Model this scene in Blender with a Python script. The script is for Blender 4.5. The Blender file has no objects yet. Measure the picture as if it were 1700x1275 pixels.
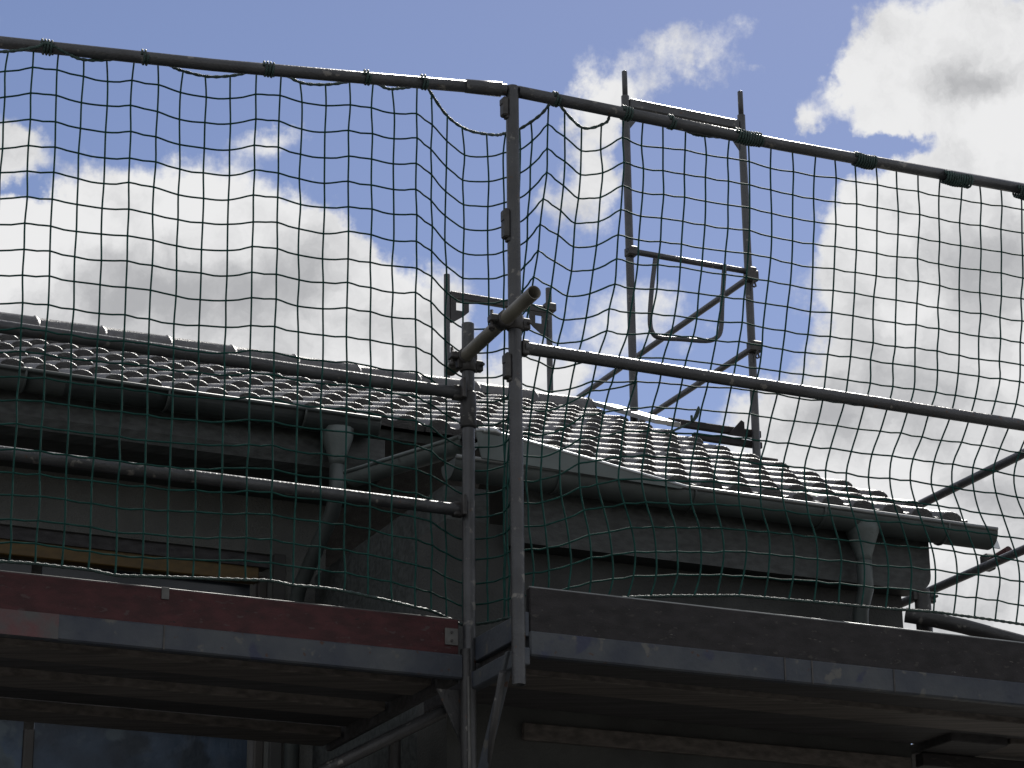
import bpy, bmesh, math, random
import numpy as np
from mathutils import Vector, Matrix
random.seed(7); rng = np.random.default_rng(7)
scene = bpy.context.scene
COL = scene.collection

# ------------------------------------------------------------------ camera
FPX = 4200.0                                   # focal length in photo pixels (1700 wide)
ELEV = math.radians(20); ROLL = .011; PSI = math.radians(25)
CAM = np.array([0, 0, 1.6])
_R0 = np.array([1., 0, 0]); FWD = np.array([0, math.cos(ELEV), math.sin(ELEV)])
_U0 = np.array([0, -math.sin(ELEV), math.cos(ELEV)])
RGT = _R0*math.cos(ROLL) - _U0*math.sin(ROLL)
UPV = _U0*math.cos(ROLL) + _R0*math.sin(ROLL)
cd = bpy.data.cameras.new('camera'); cam = bpy.data.objects.new('camera', cd); COL.objects.link(cam)
cd.sensor_width = 36; cd.lens = 36*FPX/1700; cd.clip_end = 3000; cd.clip_start = .05
M = Matrix.Identity(4)
for i in range(3):
    M[i][0] = RGT[i]; M[i][1] = UPV[i]; M[i][2] = -FWD[i]; M[i][3] = CAM[i]
cam.matrix_world = M
scene.camera = cam

# ------------------------------------------------------------------ sky, sun, exposure
SUN_EL, SUN_AZ = 44, 15                         # degrees; azimuth clockwise from +Y (behind the roof)
w = bpy.data.worlds.new('World'); scene.world = w; w.use_nodes = True
nt = w.node_tree; nt.nodes.clear(); L = nt.links
def N(t, **k):
    n_ = nt.nodes.new(t)
    for a, b in k.items(): setattr(n_, a, b)
    return n_
def mth(op, a, b=None, c=None, clamp=False):
    m = N('ShaderNodeMath', operation=op, use_clamp=clamp)
    for i, v in enumerate((a, b, c)):
        if v is None: continue
        if isinstance(v, (int, float)): m.inputs[i].default_value = v
        else: L.new(v, m.inputs[i])
    return m.outputs[0]
def vm(op, a, b=None):
    m = N('ShaderNodeVectorMath', operation=op)
    for i, v in enumerate((a, b)):
        if v is None: continue
        if isinstance(v, tuple): m.inputs[i].default_value = v
        else: L.new(v, m.inputs[i])
    return m
SKY_STRENGTH = .08
sky = N('ShaderNodeTexSky', sky_type='NISHITA', sun_disc=False, sun_elevation=math.radians(SUN_EL),
        sun_rotation=math.radians(SUN_AZ), altitude=100, air_density=1.0, dust_density=.15, ozone_density=2.0)
tc = N('ShaderNodeTexCoord'); dirv = tc.outputs['Generated']
sx = N('ShaderNodeSeparateXYZ'); L.new(dirv, sx.inputs[0])
az = mth('ARCTAN2', sx.outputs[0], sx.outputs[1]); el = mth('ARCSINE', sx.outputs[2])
cb = N('ShaderNodeCombineXYZ'); L.new(az, cb.inputs[0]); L.new(el, cb.inputs[1])
def noise(vec, scale, detail, rough=.55):
    n_ = N('ShaderNodeTexNoise'); n_.inputs['Scale'].default_value = scale
    n_.inputs['Detail'].default_value = detail; n_.inputs['Roughness'].default_value = rough
    L.new(vec, n_.inputs['Vector']); return n_
nz = noise(cb.outputs[0], 30, 5, .6)
warp = vm('MULTIPLY', vm('SUBTRACT', nz.outputs['Color'], (.5, .5, .5)).outputs[0], (.03, .026, 0))
nz2 = noise(cb.outputs[0], 95, 4, .6)
warp2 = vm('MULTIPLY', vm('SUBTRACT', nz2.outputs['Color'], (.5, .5, .5)).outputs[0], (.015, .013, 0))
pos = vm('ADD', vm('ADD', cb.outputs[0], warp.outputs[0]).outputs[0], warp2.outputs[0]).outputs[0]
def sky_pt(px, py):
    r = FWD + RGT*(px-850)/FPX + UPV*(637.5-py)/FPX; r = r/np.linalg.norm(r)
    return math.atan2(r[0], r[1]), math.asin(r[2])
def blobs(lst):
    tot = None
    for (px, py, rx, ry, s) in lst:
        a, e = sky_pt(px, py)
        d = vm('MULTIPLY', vm('SUBTRACT', pos, (a, e, 0)).outputs[0], (FPX*math.cos(e)/rx, FPX/ry, 0)).outputs[0]
        q = vm('DOT_PRODUCT', d, d).outputs['Value']
        g = mth('MULTIPLY', mth('EXPONENT', mth('MULTIPLY', q, -.7)), s)
        tot = g if tot is None else mth('ADD', tot, g)
    return tot
CLOUDS = [(335, 415, 140, 100, 1.05), (130, 450, 170, 100, 1.05), (480, 500, 170, 105, 1), (600, 580, 110, 110, 1),
          (60, 560, 220, 150, .9), (330, 600, 260, 150, .9), (720, 650, 60, 70, .9),
          (0, 240, 70, 36, .8), (40, 312, 60, 16, -.35), (650, 330, 90, 80, -.5), (470, 232, 70, 28, .42),
          (1610, 80, 170, 100, 1), (1490, 140, 85, 65, .8), (1660, 185, 90, 45, .7), (1430, 250, 110, 24, -.7), (1290, 330, 60, 120, -.3), (1330, 60, 60, 60, -.5),
          (1660, 320, 150, 80, 1), (1530, 400, 120, 80, .8), (1620, 520, 180, 150, 1), (1440, 480, 70, 120, .55),
          (1640, 720, 120, 150, .8), (1400, 680, 130, 60, .8), (1340, 760, 120, 60, .8), (1560, 1010, 320, 130, 1),
          (1140, 95, 75, 48, .55), (1010, 165, 50, 50, .6), (985, 270, 42, 95, .62), (930, 350, 45, 45, .4),
          (1070, 500, 120, 60, .42), (1000, 560, 100, 40, .3), (880, 640, 90, 45, .8), (1240, 30, 28, 30, .3), (1250, 120, 22, 18, .32),
          (1337, 205, 22, 34, .5), (1290, 690, 40, 40, .3)]
dens_in = blobs(CLOUDS)
# beyond the frame the same broken cumulus goes on
a0, e0 = sky_pt(850, 637)
dd = vm('MULTIPLY', vm('SUBTRACT', cb.outputs[0], (a0, e0, 0)).outputs[0], (1/.235, 1/.2, 0)).outputs[0]
rad = vm('LENGTH', dd).outputs['Value']
outw = N('ShaderNodeMapRange', interpolation_type='SMOOTHSTEP'); L.new(rad, outw.inputs[0])
outw.inputs[1].default_value = .95; outw.inputs[2].default_value = 1.5
nout = noise(dirv, 2.6, 3, .5)
dens_out = mth('MULTIPLY', mth('SUBTRACT', nout.outputs['Fac'], .28), 2.4)
mixd = N('ShaderNodeMix', data_type='FLOAT'); L.new(outw.outputs[0], mixd.inputs[0]); L.new(dens_in, mixd.inputs[2]); L.new(dens_out, mixd.inputs[3])
ndet = noise(cb.outputs[0], 24, 10, .66)
dens = mth('ADD', mixd.outputs[0], mth('MULTIPLY', mth('SUBTRACT', ndet.outputs['Fac'], .5), 1.15))
mk = N('ShaderNodeMapRange', interpolation_type='SMOOTHSTEP'); L.new(dens, mk.inputs[0])
mk.inputs[1].default_value = .26; mk.inputs[2].default_value = .64
# grey bellies
GREY = [(350, 490, 170, 55, .85), (560, 530, 110, 60, .45), (120, 560, 160, 50, .35), (1620, 140, 95, 36, .75), (1650, 450, 90, 60, .6),
        (1520, 620, 150, 60, .6), (1340, 700, 130, 50, .35), (1640, 800, 100, 90, .5), (520, 440, 60, 40, .3), (1600, 1010, 200, 60, .25)]
gr = blobs(GREY)
ngr = noise(pos, 19, 9, .6)
gsum = mth('ADD', gr, mth('MULTIPLY', mth('SUBTRACT', ngr.outputs['Fac'], .47), 2.6))
gk = N('ShaderNodeMapRange', interpolation_type='SMOOTHSTEP'); L.new(gsum, gk.inputs[0])
gk.inputs[1].default_value = -.1; gk.inputs[2].default_value = 1.05
ccol = N('ShaderNodeMix', data_type='RGBA'); L.new(gk.outputs[0], ccol.inputs[0])
k_ = 1/SKY_STRENGTH
ccol.inputs[6].default_value = (.84*k_, .84*k_, .845*k_, 1); ccol.inputs[7].default_value = (.43*k_, .435*k_, .45*k_, 1)
skyc = N('ShaderNodeMix', data_type='RGBA', blend_type='MULTIPLY'); skyc.inputs[0].default_value = 1
L.new(sky.outputs[0], skyc.inputs[6]); skyc.inputs[7].default_value = (1.16, 1.02, 1.10, 1)
fin = N('ShaderNodeMix', data_type='RGBA'); L.new(mk.outputs[0], fin.inputs[0]); L.new(skyc.outputs[2], fin.inputs[6]); L.new(ccol.outputs[2], fin.inputs[7])
bg = N('ShaderNodeBackground'); bg.inputs['Strength'].default_value = SKY_STRENGTH; L.new(fin.outputs[2], bg.inputs['Color'])
wo = N('ShaderNodeOutputWorld'); L.new(bg.outputs[0], wo.inputs['Surface'])
sl = bpy.data.lights.new('sun', 'SUN'); sl.energy = 4.6; sl.angle = math.radians(.53); sl.color = (1, .96, .9)
so = bpy.data.objects.new('sun', sl); COL.objects.link(so)
sd = Vector((math.sin(math.radians(SUN_AZ))*math.cos(math.radians(SUN_EL)), math.cos(math.radians(SUN_AZ))*math.cos(math.radians(SUN_EL)), math.sin(math.radians(SUN_EL))))
so.rotation_euler = sd.to_track_quat('Z', 'Y').to_euler(); so.location = (0, 20, 30)
vs = scene.view_settings; vs.view_transform = 'Standard'; vs.look = 'None'; vs.gamma = 1; vs.exposure = 0; vs.use_curve_mapping = False

# ------------------------------------------------------------------ coordinates
# u runs along the eaves (away to the right), n points out of the facade, z up
UU = np.array([math.cos(PSI), math.sin(PSI), 0]); NN = np.array([math.sin(PSI), -math.cos(PSI), 0]); ZZ = np.array([0, 0, 1.])
def P(u, n, z): return u*UU + n*NN + z*ZZ
def unz(p): return np.array([p@UU, p@NN, p[2]])
def ray(px, py): return FWD + RGT*(px-850)/FPX + UPV*(637.5-py)/FPX
def at(px, py, d): return CAM + ray(px, py)*d
def on_n(px, py, nv):                                # point of a sight line on the vertical plane n = nv
    r = ray(px, py); return CAM + r*((nv - CAM@NN)/(r@NN))
def on_z(px, py, z):
    r = ray(px, py); return CAM + r*(z-CAM[2])/r[2]
N_L, N_R = -8.39, -7.97                              # scaffold post lines, left and right bay
O = at(1600, 880, 11.1); OU, ON, OZ = unz(O)         # right end of the eave

# ------------------------------------------------------------------ materials
def mat(name, col, rough=.7, metal=0, var=.25, scale=8, col2=None, spec=.5, bump=0, bscale=60, stretch=None, contrast=(.35, .65), spots=()):
    m = bpy.data.materials.new(name); m.use_nodes = True; t = m.node_tree; b = t.nodes['Principled BSDF']
    b.inputs['Roughness'].default_value = rough; b.inputs['Metallic'].default_value = metal
    b.inputs['Specular IOR Level'].default_value = spec
    tcn = t.nodes.new('ShaderNodeTexCoord'); src = tcn.outputs['Object']
    if stretch:
        mp = t.nodes.new('ShaderNodeMapping'); mp.inputs['Scale'].default_value = stretch
        mp.inputs['Rotation'].default_value = (0, 0, -PSI); t.links.new(src, mp.inputs[0]); src = mp.outputs[0]
    nz_ = t.nodes.new('ShaderNodeTexNoise'); nz_.inputs['Scale'].default_value = scale; nz_.inputs['Detail'].default_value = 8
    t.links.new(src, nz_.inputs['Vector'])
    oi = t.nodes.new('ShaderNodeObjectInfo')
    mr = t.nodes.new('ShaderNodeMapRange'); t.links.new(nz_.outputs['Fac'], mr.inputs[0]); mr.inputs[1].default_value = contrast[0]; mr.inputs[2].default_value = contrast[1]
    mx = t.nodes.new('ShaderNodeMix'); mx.data_type = 'RGBA'; t.links.new(mr.outputs[0], mx.inputs[0])
    c2 = col2 or tuple(c*(1-var) for c in col)
    c1 = tuple(min(1, c*(1+var)) for c in col) if not col2 else col
    mx.inputs[6].default_value = (*c1, 1); mx.inputs[7].default_value = (*c2, 1)
    hv = t.nodes.new('ShaderNodeHueSaturation'); mv = t.nodes.new('ShaderNodeMapRange'); t.links.new(oi.outputs['Random'], mv.inputs[0])
    mv.inputs[3].default_value = 1-var*.6; mv.inputs[4].default_value = 1+var*.6
    t.links.new(mv.outputs[0], hv.inputs['Value']); t.links.new(mx.outputs[2], hv.inputs['Color']); t.links.new(hv.outputs[0], b.inputs['Base Color'])
    hout = hv.outputs[0]
    for (ssc, lo, scol, seed) in spots:
        n3 = t.nodes.new('ShaderNodeTexNoise'); n3.noise_dimensions = '4D'; n3.inputs['W'].default_value = seed; n3.inputs['Scale'].default_value = ssc; n3.inputs['Detail'].default_value = 6
        t.links.new(src, n3.inputs['Vector']); m3 = t.nodes.new('ShaderNodeMapRange'); t.links.new(n3.outputs['Fac'], m3.inputs[0]); m3.inputs[1].default_value = lo; m3.inputs[2].default_value = lo+.05
        x3 = t.nodes.new('ShaderNodeMix'); x3.data_type = 'RGBA'; t.links.new(m3.outputs[0], x3.inputs[0]); t.links.new(hout, x3.inputs[6]); x3.inputs[7].default_value = (*scol, 1); hout = x3.outputs[2]
    t.links.new(hout, b.inputs['Base Color'])
    if bump:
        n2 = t.nodes.new('ShaderNodeTexNoise'); n2.inputs['Scale'].default_value = bscale; n2.inputs['Detail'].default_value = 5; t.links.new(src, n2.inputs['Vector'])
        bp = t.nodes.new('ShaderNodeBump'); bp.inputs['Strength'].default_value = bump; bp.inputs['Distance'].default_value = .01
        t.links.new(n2.outputs['Fac'], bp.inputs['Height']); t.links.new(bp.outputs[0], b.inputs['Normal'])
    return m
MT = dict(
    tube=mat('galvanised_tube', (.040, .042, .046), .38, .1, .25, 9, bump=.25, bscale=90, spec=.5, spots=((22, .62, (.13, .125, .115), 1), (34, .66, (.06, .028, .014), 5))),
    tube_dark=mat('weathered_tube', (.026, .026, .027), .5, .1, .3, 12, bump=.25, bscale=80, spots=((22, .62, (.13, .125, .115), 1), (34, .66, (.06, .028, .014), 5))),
    tube_yellow=mat('stained_tube', (.125, .117, .095), .5, .1, .3, 7, bump=.2),
    clamp=mat('coupler_steel', (.035, .033, .032), .5, .2, .35, 40),
    tile=mat('concrete_roof_tile', (.033, .032, .034), .45, 0, .5, 22, bump=.6, bscale=160, spec=1.0, spots=((30, .61, (.075, .077, .07), 2), (12, .62, (.016, .017, .014), 8))),
    zinc=mat('zinc_sheet', (.050, .060, .059), .5, .15, .25, 5, bump=.1, bscale=20),
    zinc_pale=mat('new_zinc_sheet', (.11, .13, .128), .5, .15, .2, 5, bump=.1, bscale=20),
    zinc_mid=mat('funnel_zinc', (.075, .09, .088), .55, .15, .3, 6, bump=.2, spots=((10, .6, (.045, .05, .048), 3),)),
    flash=mat('bright_eave_sheet', (.45, .47, .48), .3, .8, .12, 6),
    bead=mat('rolled_gutter_edge', (.2, .21, .21), .35, .6, .15, 6),
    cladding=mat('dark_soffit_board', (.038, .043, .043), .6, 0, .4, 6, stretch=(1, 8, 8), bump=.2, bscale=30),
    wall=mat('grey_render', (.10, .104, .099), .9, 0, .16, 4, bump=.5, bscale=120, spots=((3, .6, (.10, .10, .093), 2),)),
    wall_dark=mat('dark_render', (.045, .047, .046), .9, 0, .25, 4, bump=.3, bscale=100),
    red=mat('red_painted_board', (.034, .0085, .0095), .65, 0, .3, 5, stretch=(.6, 6, 6), bump=.25, bscale=50, spec=.3, spots=((9, .62, (.05, .03, .03), 3), (16, .66, (.012, .008, .008), 4))),
    black=mat('dark_stained_board', (.015, .0135, .0145), .7, 0, .35, 5, stretch=(.6, 6, 6), bump=.3, bscale=50, spec=.3, spots=((9, .62, (.035, .032, .03), 3), (16, .67, (.09, .085, .08), 4))),
    wood=mat('deck_plywood', (.075, .066, .060), .75, 0, .35, 6, stretch=(.5, 7, 7), bump=.3, bscale=40),
    wood_dark=mat('old_deck_plank', (.034, .033, .035), .8, 0, .35, 6, stretch=(.5, 7, 7), bump=.3, bscale=40),
    beam=mat('worn_blue_grey_edge_beam', (.064, .071, .078), .6, .1, .2, 5, col2=(.034, .041, .056), bump=.3, bscale=40, spec=.3, spots=((13, .6, (.085, .085, .08), 3), (25, .65, (.055, .03, .022), 4), (7, .62, (.03, .035, .06), 9))),
    beam_red=mat('worn_red_edge_paint', (.085, .04, .042), .6, .1, .3, 14, col2=(.06, .058, .058), bump=.2, spec=.3),
    plate=mat('pale_end_fitting', (.09, .09, .085), .5, .2, .2, 20),
    ochre=mat('ochre_window_frame', (.08, .048, .010), .6, 0, .2, 8, stretch=(1, 6, 6)),
    frame_dark=mat('dark_window_rail', (.03, .027, .024), .6, 0, .2, 8),
    glass=mat('window_glass', (.012, .017, .024), .15, 0, .3, 3, spec=.4),
    film=mat('blue_protective_film', (.026, .043, .068), .4, 0, .6, 4, bump=1.0, bscale=7, spec=.4, spots=((5, .58, (.05, .07, .085), 2), (3, .6, (.012, .02, .03), 6))),
    jamb=mat('grey_jamb', (.035, .035, .034), .8, 0, .1, 5),
    net=mat('green_net_cord', (.011, .044, .038), .65, 0, .25, 30, bump=.2, bscale=300, spec=.06),
    rope=mat('dark_green_rope', (.022, .045, .040), .5, 0, .3, 60, bump=.6, bscale=250, spec=.35),
    ground=mat('trodden_ground', (.12, .115, .105), .95, 0, .3, .8, bump=.4, bscale=6),
)

# ------------------------------------------------------------------ mesh helpers
class MB:
    def __init__(s): s.v = []; s.f = []; s.sm = []
    def add(s, vs_, fs, smooth=False):
        o = len(s.v); s.v += [tuple(map(float, x)) for x in vs_]; s.f += [tuple(i+o for i in f) for f in fs]; s.sm += [smooth]*len(fs); return s
    def sweep(s, pts, r, seg=10, caps=True, hollow=None):
        pts = [np.asarray(p, float) for p in pts]; n_ = len(pts); rs = r if hasattr(r, '__len__') else [r]*n_
        ring = []; prev = None
        for i, p in enumerate(pts):
            t = pts[min(i+1, n_-1)] - pts[max(i-1, 0)]; t = t/(np.linalg.norm(t)+1e-12)
            if prev is None:
                a = np.array([0, 0, 1.]) if abs(t[2]) < .9 else np.array([1., 0, 0]); x = np.cross(a, t)
            else: x = prev - t*(prev@t)
            x = x/np.linalg.norm(x); prev = x; y = np.cross(t, x)
            ring.append([p + rs[i]*(math.cos(2*math.pi*k/seg)*x + math.sin(2*math.pi*k/seg)*y) for k in range(seg)])
        vs_ = [v for rg in ring for v in rg]; fs = []
        for i in range(n_-1):
            for k in range(seg):
                fs.append((i*seg+k, i*seg+(k+1) % seg, (i+1)*seg+(k+1) % seg, (i+1)*seg+k))
        s.add(vs_, fs, True)
        if caps: s.add(ring[0], [tuple(range(seg))[::-1]]); s.add(ring[-1], [tuple(range(seg))])
        return s
    def pipe(s, p0, p1, r, seg=14, wall=.004):          # a tube with open hollow ends
        p0 = np.asarray(p0, float); p1 = np.asarray(p1, float); t = (p1-p0)/np.linalg.norm(p1-p0)
        q = min(.2, np.linalg.norm(p1-p0)*.3)
        s.sweep([p0, p0+t*.001, p0*.6+p1*.4, p1-t*.001, p1], r, seg, False)
        for e, d in ((p0, t), (p1, -t)):
            s.sweep([e, e+d*.001, e+d*q], [r, r-wall, r-wall], seg, False)
            s.sweep([e+d*q, e+d*(q+.002)], [r-wall, .0005], seg, False)
        return s
    def box(s, c, ax, half, bev=0):                     # oriented box; ax three unit axes; half sizes
        c = np.asarray(c, float); ax = [np.asarray(a, float) for a in ax]
        b = min(bev, *[h*.8 for h in half]) if bev else 0
        if not b:
            vs_ = [c + ax[0]*half[0]*i + ax[1]*half[1]*j + ax[2]*half[2]*k for i in (-1, 1) for j in (-1, 1) for k in (-1, 1)]
            s.add(vs_, [(0, 1, 3, 2), (4, 6, 7, 5), (0, 4, 5, 1), (2, 3, 7, 6), (0, 2, 6, 4), (1, 5, 7, 3)]); return s
        bm = bmesh.new(); bmesh.ops.create_cube(bm, size=2)
        for v in bm.verts: v.co = Vector((v.co.x*half[0], v.co.y*half[1], v.co.z*half[2]))
        bmesh.ops.bevel(bm, geom=bm.edges[:], offset=b, segments=1, affect='EDGES')
        bm.verts.index_update()
        s.add([c + ax[0]*v.co.x + ax[1]*v.co.y + ax[2]*v.co.z for v in bm.verts], [tuple(v.index for v in f.verts) for f in bm.faces]); bm.free(); return s
    def prism(s, poly, ext, smooth=False):
        poly = [np.asarray(p, float) for p in poly]; ext = np.asarray(ext, float); n_ = len(poly)
        s.add(poly + [p+ext for p in poly], [(i, (i+1) % n_, n_+(i+1) % n_, n_+i) for i in range(n_)], smooth)
        s.add(poly, [tuple(range(n_))[::-1]]); s.add([p+ext for p in poly], [tuple(range(n_))]); return s
    def ribbon(s, prof, p0, p1, thick_prof=None):       # open profile swept straight: prof lists of points at both ends
        a = [np.asarray(p, float) for p in prof]; d = np.asarray(p1, float)-np.asarray(p0, float); n_ = len(a)
        s.add(a+[p+d for p in a], [(i, i+1, n_+i+1, n_+i) for i in range(n_-1)], True); return s
    def mesh(s, name, origin):
        me = bpy.data.meshes.new(name); o = np.asarray(origin, float)
        me.from_pydata([tuple(np.array(v)-o) for v in s.v], [], s.f)
        me.polygons.foreach_set('use_smooth', s.sm)
        bm = bmesh.new(); bm.from_mesh(me); bmesh.ops.remove_doubles(bm, verts=bm.verts, dist=1e-5); bmesh.ops.recalc_face_normals(bm, faces=bm.faces); bm.to_mesh(me); bm.free()
        me.update(); return me
ORIG = {}
def thing(name, label, cat, origin, group=None):
    o = bpy.data.objects.new(name, None); COL.objects.link(o); o.location = tuple(map(float, origin)); o.empty_display_size = .2
    o['label'] = label; o['category'] = cat
    if group: o['group'] = group
    ORIG[o] = np.asarray(origin, float); return o
def part(name, mb, m, parent, label=None, kind=None):
    og = ORIG[parent]; me = mb.mesh(name, og); me.materials.append(MT[m])
    o = bpy.data.objects.new(name, me); COL.objects.link(o); o.parent = parent; ORIG[o] = og
    if label: o['label'] = label
    if kind: o['kind'] = kind
    return o
def single(name, mb, m, label, cat, origin, group=None, kind=None):
    me = mb.mesh(name, origin); me.materials.append(MT[m]); o = bpy.data.objects.new(name, me); COL.objects.link(o); o.location = tuple(map(float, origin))
    if kind: o['kind'] = kind
    else: o['label'] = label; o['category'] = cat
    if group: o['group'] = group
    ORIG[o] = np.asarray(origin, float); return o
def spline(pts, sub):
    pts = [np.asarray(p) for p in pts]
    if len(pts) < 3: return pts
    out = []
    for i in range(len(pts)-1):
        p0 = pts[max(i-1, 0)]; p1 = pts[i]; p2 = pts[i+1]; p3 = pts[min(i+2, len(pts)-1)]
        for s in range(sub):
            t = s/sub; out.append(.5*((2*p1)+(-p0+p2)*t+(2*p0-5*p1+4*p2-p3)*t*t+(-p0+3*p1-3*p2+p3)*t**3))
    out.append(pts[-1]); return out
AX = (UU, NN, ZZ); RT = .0242
def coupler(parent, c, axis, other=None, label=None):
    """right-angle clamp: a split sleeve round the tube with hinge lugs, bolt and nut"""
    c = np.asarray(c, float); a = np.asarray(axis, float); a = a/np.linalg.norm(a)
    b = np.cross(a, ZZ) if abs(a[2]) < .9 else UU.copy(); b = b/np.linalg.norm(b); d = np.cross(a, b)
    mb = MB(); mb.sweep([c-a*.03, c-a*.026, c+a*.026, c+a*.03], [RT+.004, RT+.009, RT+.009, RT+.004], 12)
    mb.box(c+b*(RT+.02), (a, b, d), (.022, .016, .014), .004)
    mb.box(c-b*(RT+.014), (a, b, d), (.02, .01, .012), .003)
    bo = MB(); bo.sweep([c+b*(RT+.026)-d*.034, c+b*(RT+.026)+d*.05], .0065, 8); bo.sweep([c+b*(RT+.026)+d*.026, c+b*(RT+.026)+d*.042], .013, 6)
    o = part('coupler', mb, 'clamp', parent, label); part('bolt', bo, 'clamp', o); return o

# ================================================================== ground
gm = MB(); gm.add([(-400, -100, 0), (400, -100, 0), (400, 700, 0), (-400, 700, 0)], [(0, 1, 2, 3)])
single('ground', gm, 'ground', None, None, (0, 0, 0), kind='structure')

# ================================================================== house
PIT = math.radians(25)
DD = -NN*math.cos(PIT) + ZZ*math.sin(PIT); RN = NN*math.sin(PIT) + ZZ*math.cos(PIT)
def roofp(u, d, h=0): return O + UU*u + DD*d + RN*h       # u along the eave from its right end, d up the slope
GA = .31; TW = .30; DRIDGE = 4.0; DL = 1.24; U_STEP = -1.72; U_LEFT = -5.2
house = thing('house', 'low house with dark roll-tiled roof, zinc gutters and shaded walls behind the scaffold', 'house', P(OU-2.2, ON-1.5, 0))
HO = ORIG[house]
n_left = ON - DL*math.cos(PIT)                            # eave line of the left part
NWL = n_left - .50; NWR = ON - .12                        # wall faces
z_le = OZ + DL*math.sin(PIT)
NB = ON - 2*DRIDGE*math.cos(PIT) + .5                     # rear wall
# walls: one leaf per face, real openings in the left one
def wall_with_holes(nf, u0, u1, z0, z1, holes, t=.3):
    mb = MB(); us = sorted({u0, u1, *[h[0] for h in holes], *[h[1] for h in holes]}); zs = sorted({z0, z1, *[h[2] for h in holes], *[h[3] for h in holes]})
    for a, b in zip(us, us[1:]):
        for c, d in zip(zs, zs[1:]):
            if any(h[0]-1e-6 <= a and b <= h[1]+1e-6 and h[2]-1e-6 <= c and d <= h[3]+1e-6 for h in holes): continue
            mb.box(P((a+b)/2, nf-t/2, (c+d)/2), AX, ((b-a)/2, t/2, (d-c)/2))
    return mb
q = unz(on_n(452, 918, NWL)); uw1 = q[0]; q0 = unz(on_n(0, 872, NWL)); zw1 = (q[2]+q0[2])/2
q2 = unz(on_n(432, 1212, NWL)); ul1 = q2[0]; zl1 = q2[2]
UPW = (uw1-2.3, uw1, zw1-2.05, zw1)
WZ1 = z_le - .22
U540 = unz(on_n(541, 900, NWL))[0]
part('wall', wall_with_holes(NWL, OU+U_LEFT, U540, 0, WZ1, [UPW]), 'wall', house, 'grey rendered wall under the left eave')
part('wall', MB().box(P((U540+OU+U_STEP-.7)/2+.002, NWL-.155, WZ1/2), AX, ((OU+U_STEP-.7-U540)/2, .15, WZ1/2)), 'cladding', house, 'left wall beside the inner corner, its shade put into the dark colour')  # wall goes on past its lit part; corner shade put into the darker material
UWR = unz(on_n(1497, 1000, NWR))[0]
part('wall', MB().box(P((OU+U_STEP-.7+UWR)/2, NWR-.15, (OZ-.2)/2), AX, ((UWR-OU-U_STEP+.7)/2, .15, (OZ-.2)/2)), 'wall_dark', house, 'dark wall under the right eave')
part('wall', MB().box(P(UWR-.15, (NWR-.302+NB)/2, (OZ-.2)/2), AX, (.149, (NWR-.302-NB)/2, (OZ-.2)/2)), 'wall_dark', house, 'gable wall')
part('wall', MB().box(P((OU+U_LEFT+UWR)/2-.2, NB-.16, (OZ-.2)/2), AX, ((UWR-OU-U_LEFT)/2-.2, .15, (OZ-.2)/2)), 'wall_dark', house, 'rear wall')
# gable triangle
zt = OZ-.2; gp = [P(UWR-.28, NWR-.2, zt+.003), P(UWR-.28, NB+.1, zt+.003), P(UWR-.28, ON-DRIDGE*math.cos(PIT), OZ+DRIDGE*math.sin(PIT)-.2)]
part('gable', MB().prism(gp, UU*.26), 'wall_dark', house)
# windows
u0, u1, z0, z1 = UPW; nf = NWL-.09
fr = MB()
for a, b, c, d in ((u0, u1, z1-.05, z1), (u0, u1, z0, z0+.06), (u0, u0+.06, z0+.06, z1-.09), (u1-.045, u1, z0+.06, z1-.09)):
    fr.box(P((a+b)/2, nf, (c+d)/2), AX, ((b-a)/2, .04, (d-c)/2), .006)
wn = part('window', fr, 'frame_dark', house, 'tall window behind the deck with blue film over its lower half')
part('frame_head', MB().box(P((u0+u1)/2, NWL-.062, z1-.088), AX, ((u1-u0)/2-.05, .03, .036), .004), 'ochre', wn, 'ochre head rail')
part('mid_rail', MB().box(P((u0+u1)/2, nf+.01, zl1+.04), AX, ((u1-u0)/2-.05, .045, .045), .005), 'frame_dark', wn)
ms = [u1-1.05, u1-1.9]
es = [u1-.045] + ms + [u0+.06]
for a, b in zip(es, es[1:]):
    part('pane', MB().box(P((a+b)/2, nf-.012, (zl1+.085+z1-.125)/2), AX, ((a-b)/2-.024, .006, (z1-.125-zl1-.085)/2)), 'glass', wn)
    part('film', MB().box(P((a+b)/2, nf+.005, (zl1+z0+.05)/2), AX, ((a-b)/2-.024, .006, (zl1-z0-.07)/2)), 'film', wn)
for x in ms: part('mullion', MB().box(P(x, nf, (z0+zl1)/2), AX, (.022, .03, (zl1-z0)/2-.064), .005), 'frame_dark', wn)
part('lintel_board', MB().box(P((u0+u1)/2, NWL-.03, z1-.03), AX, ((u1-u0)/2-.004, .012, .028)), 'wood_dark', wn)
part('jamb', MB().box(P(u1+.03, NWL+.012, (z0+z1)/2), AX, (.028, .013, (z1-z0)/2), .003), 'jamb', wn)
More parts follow.
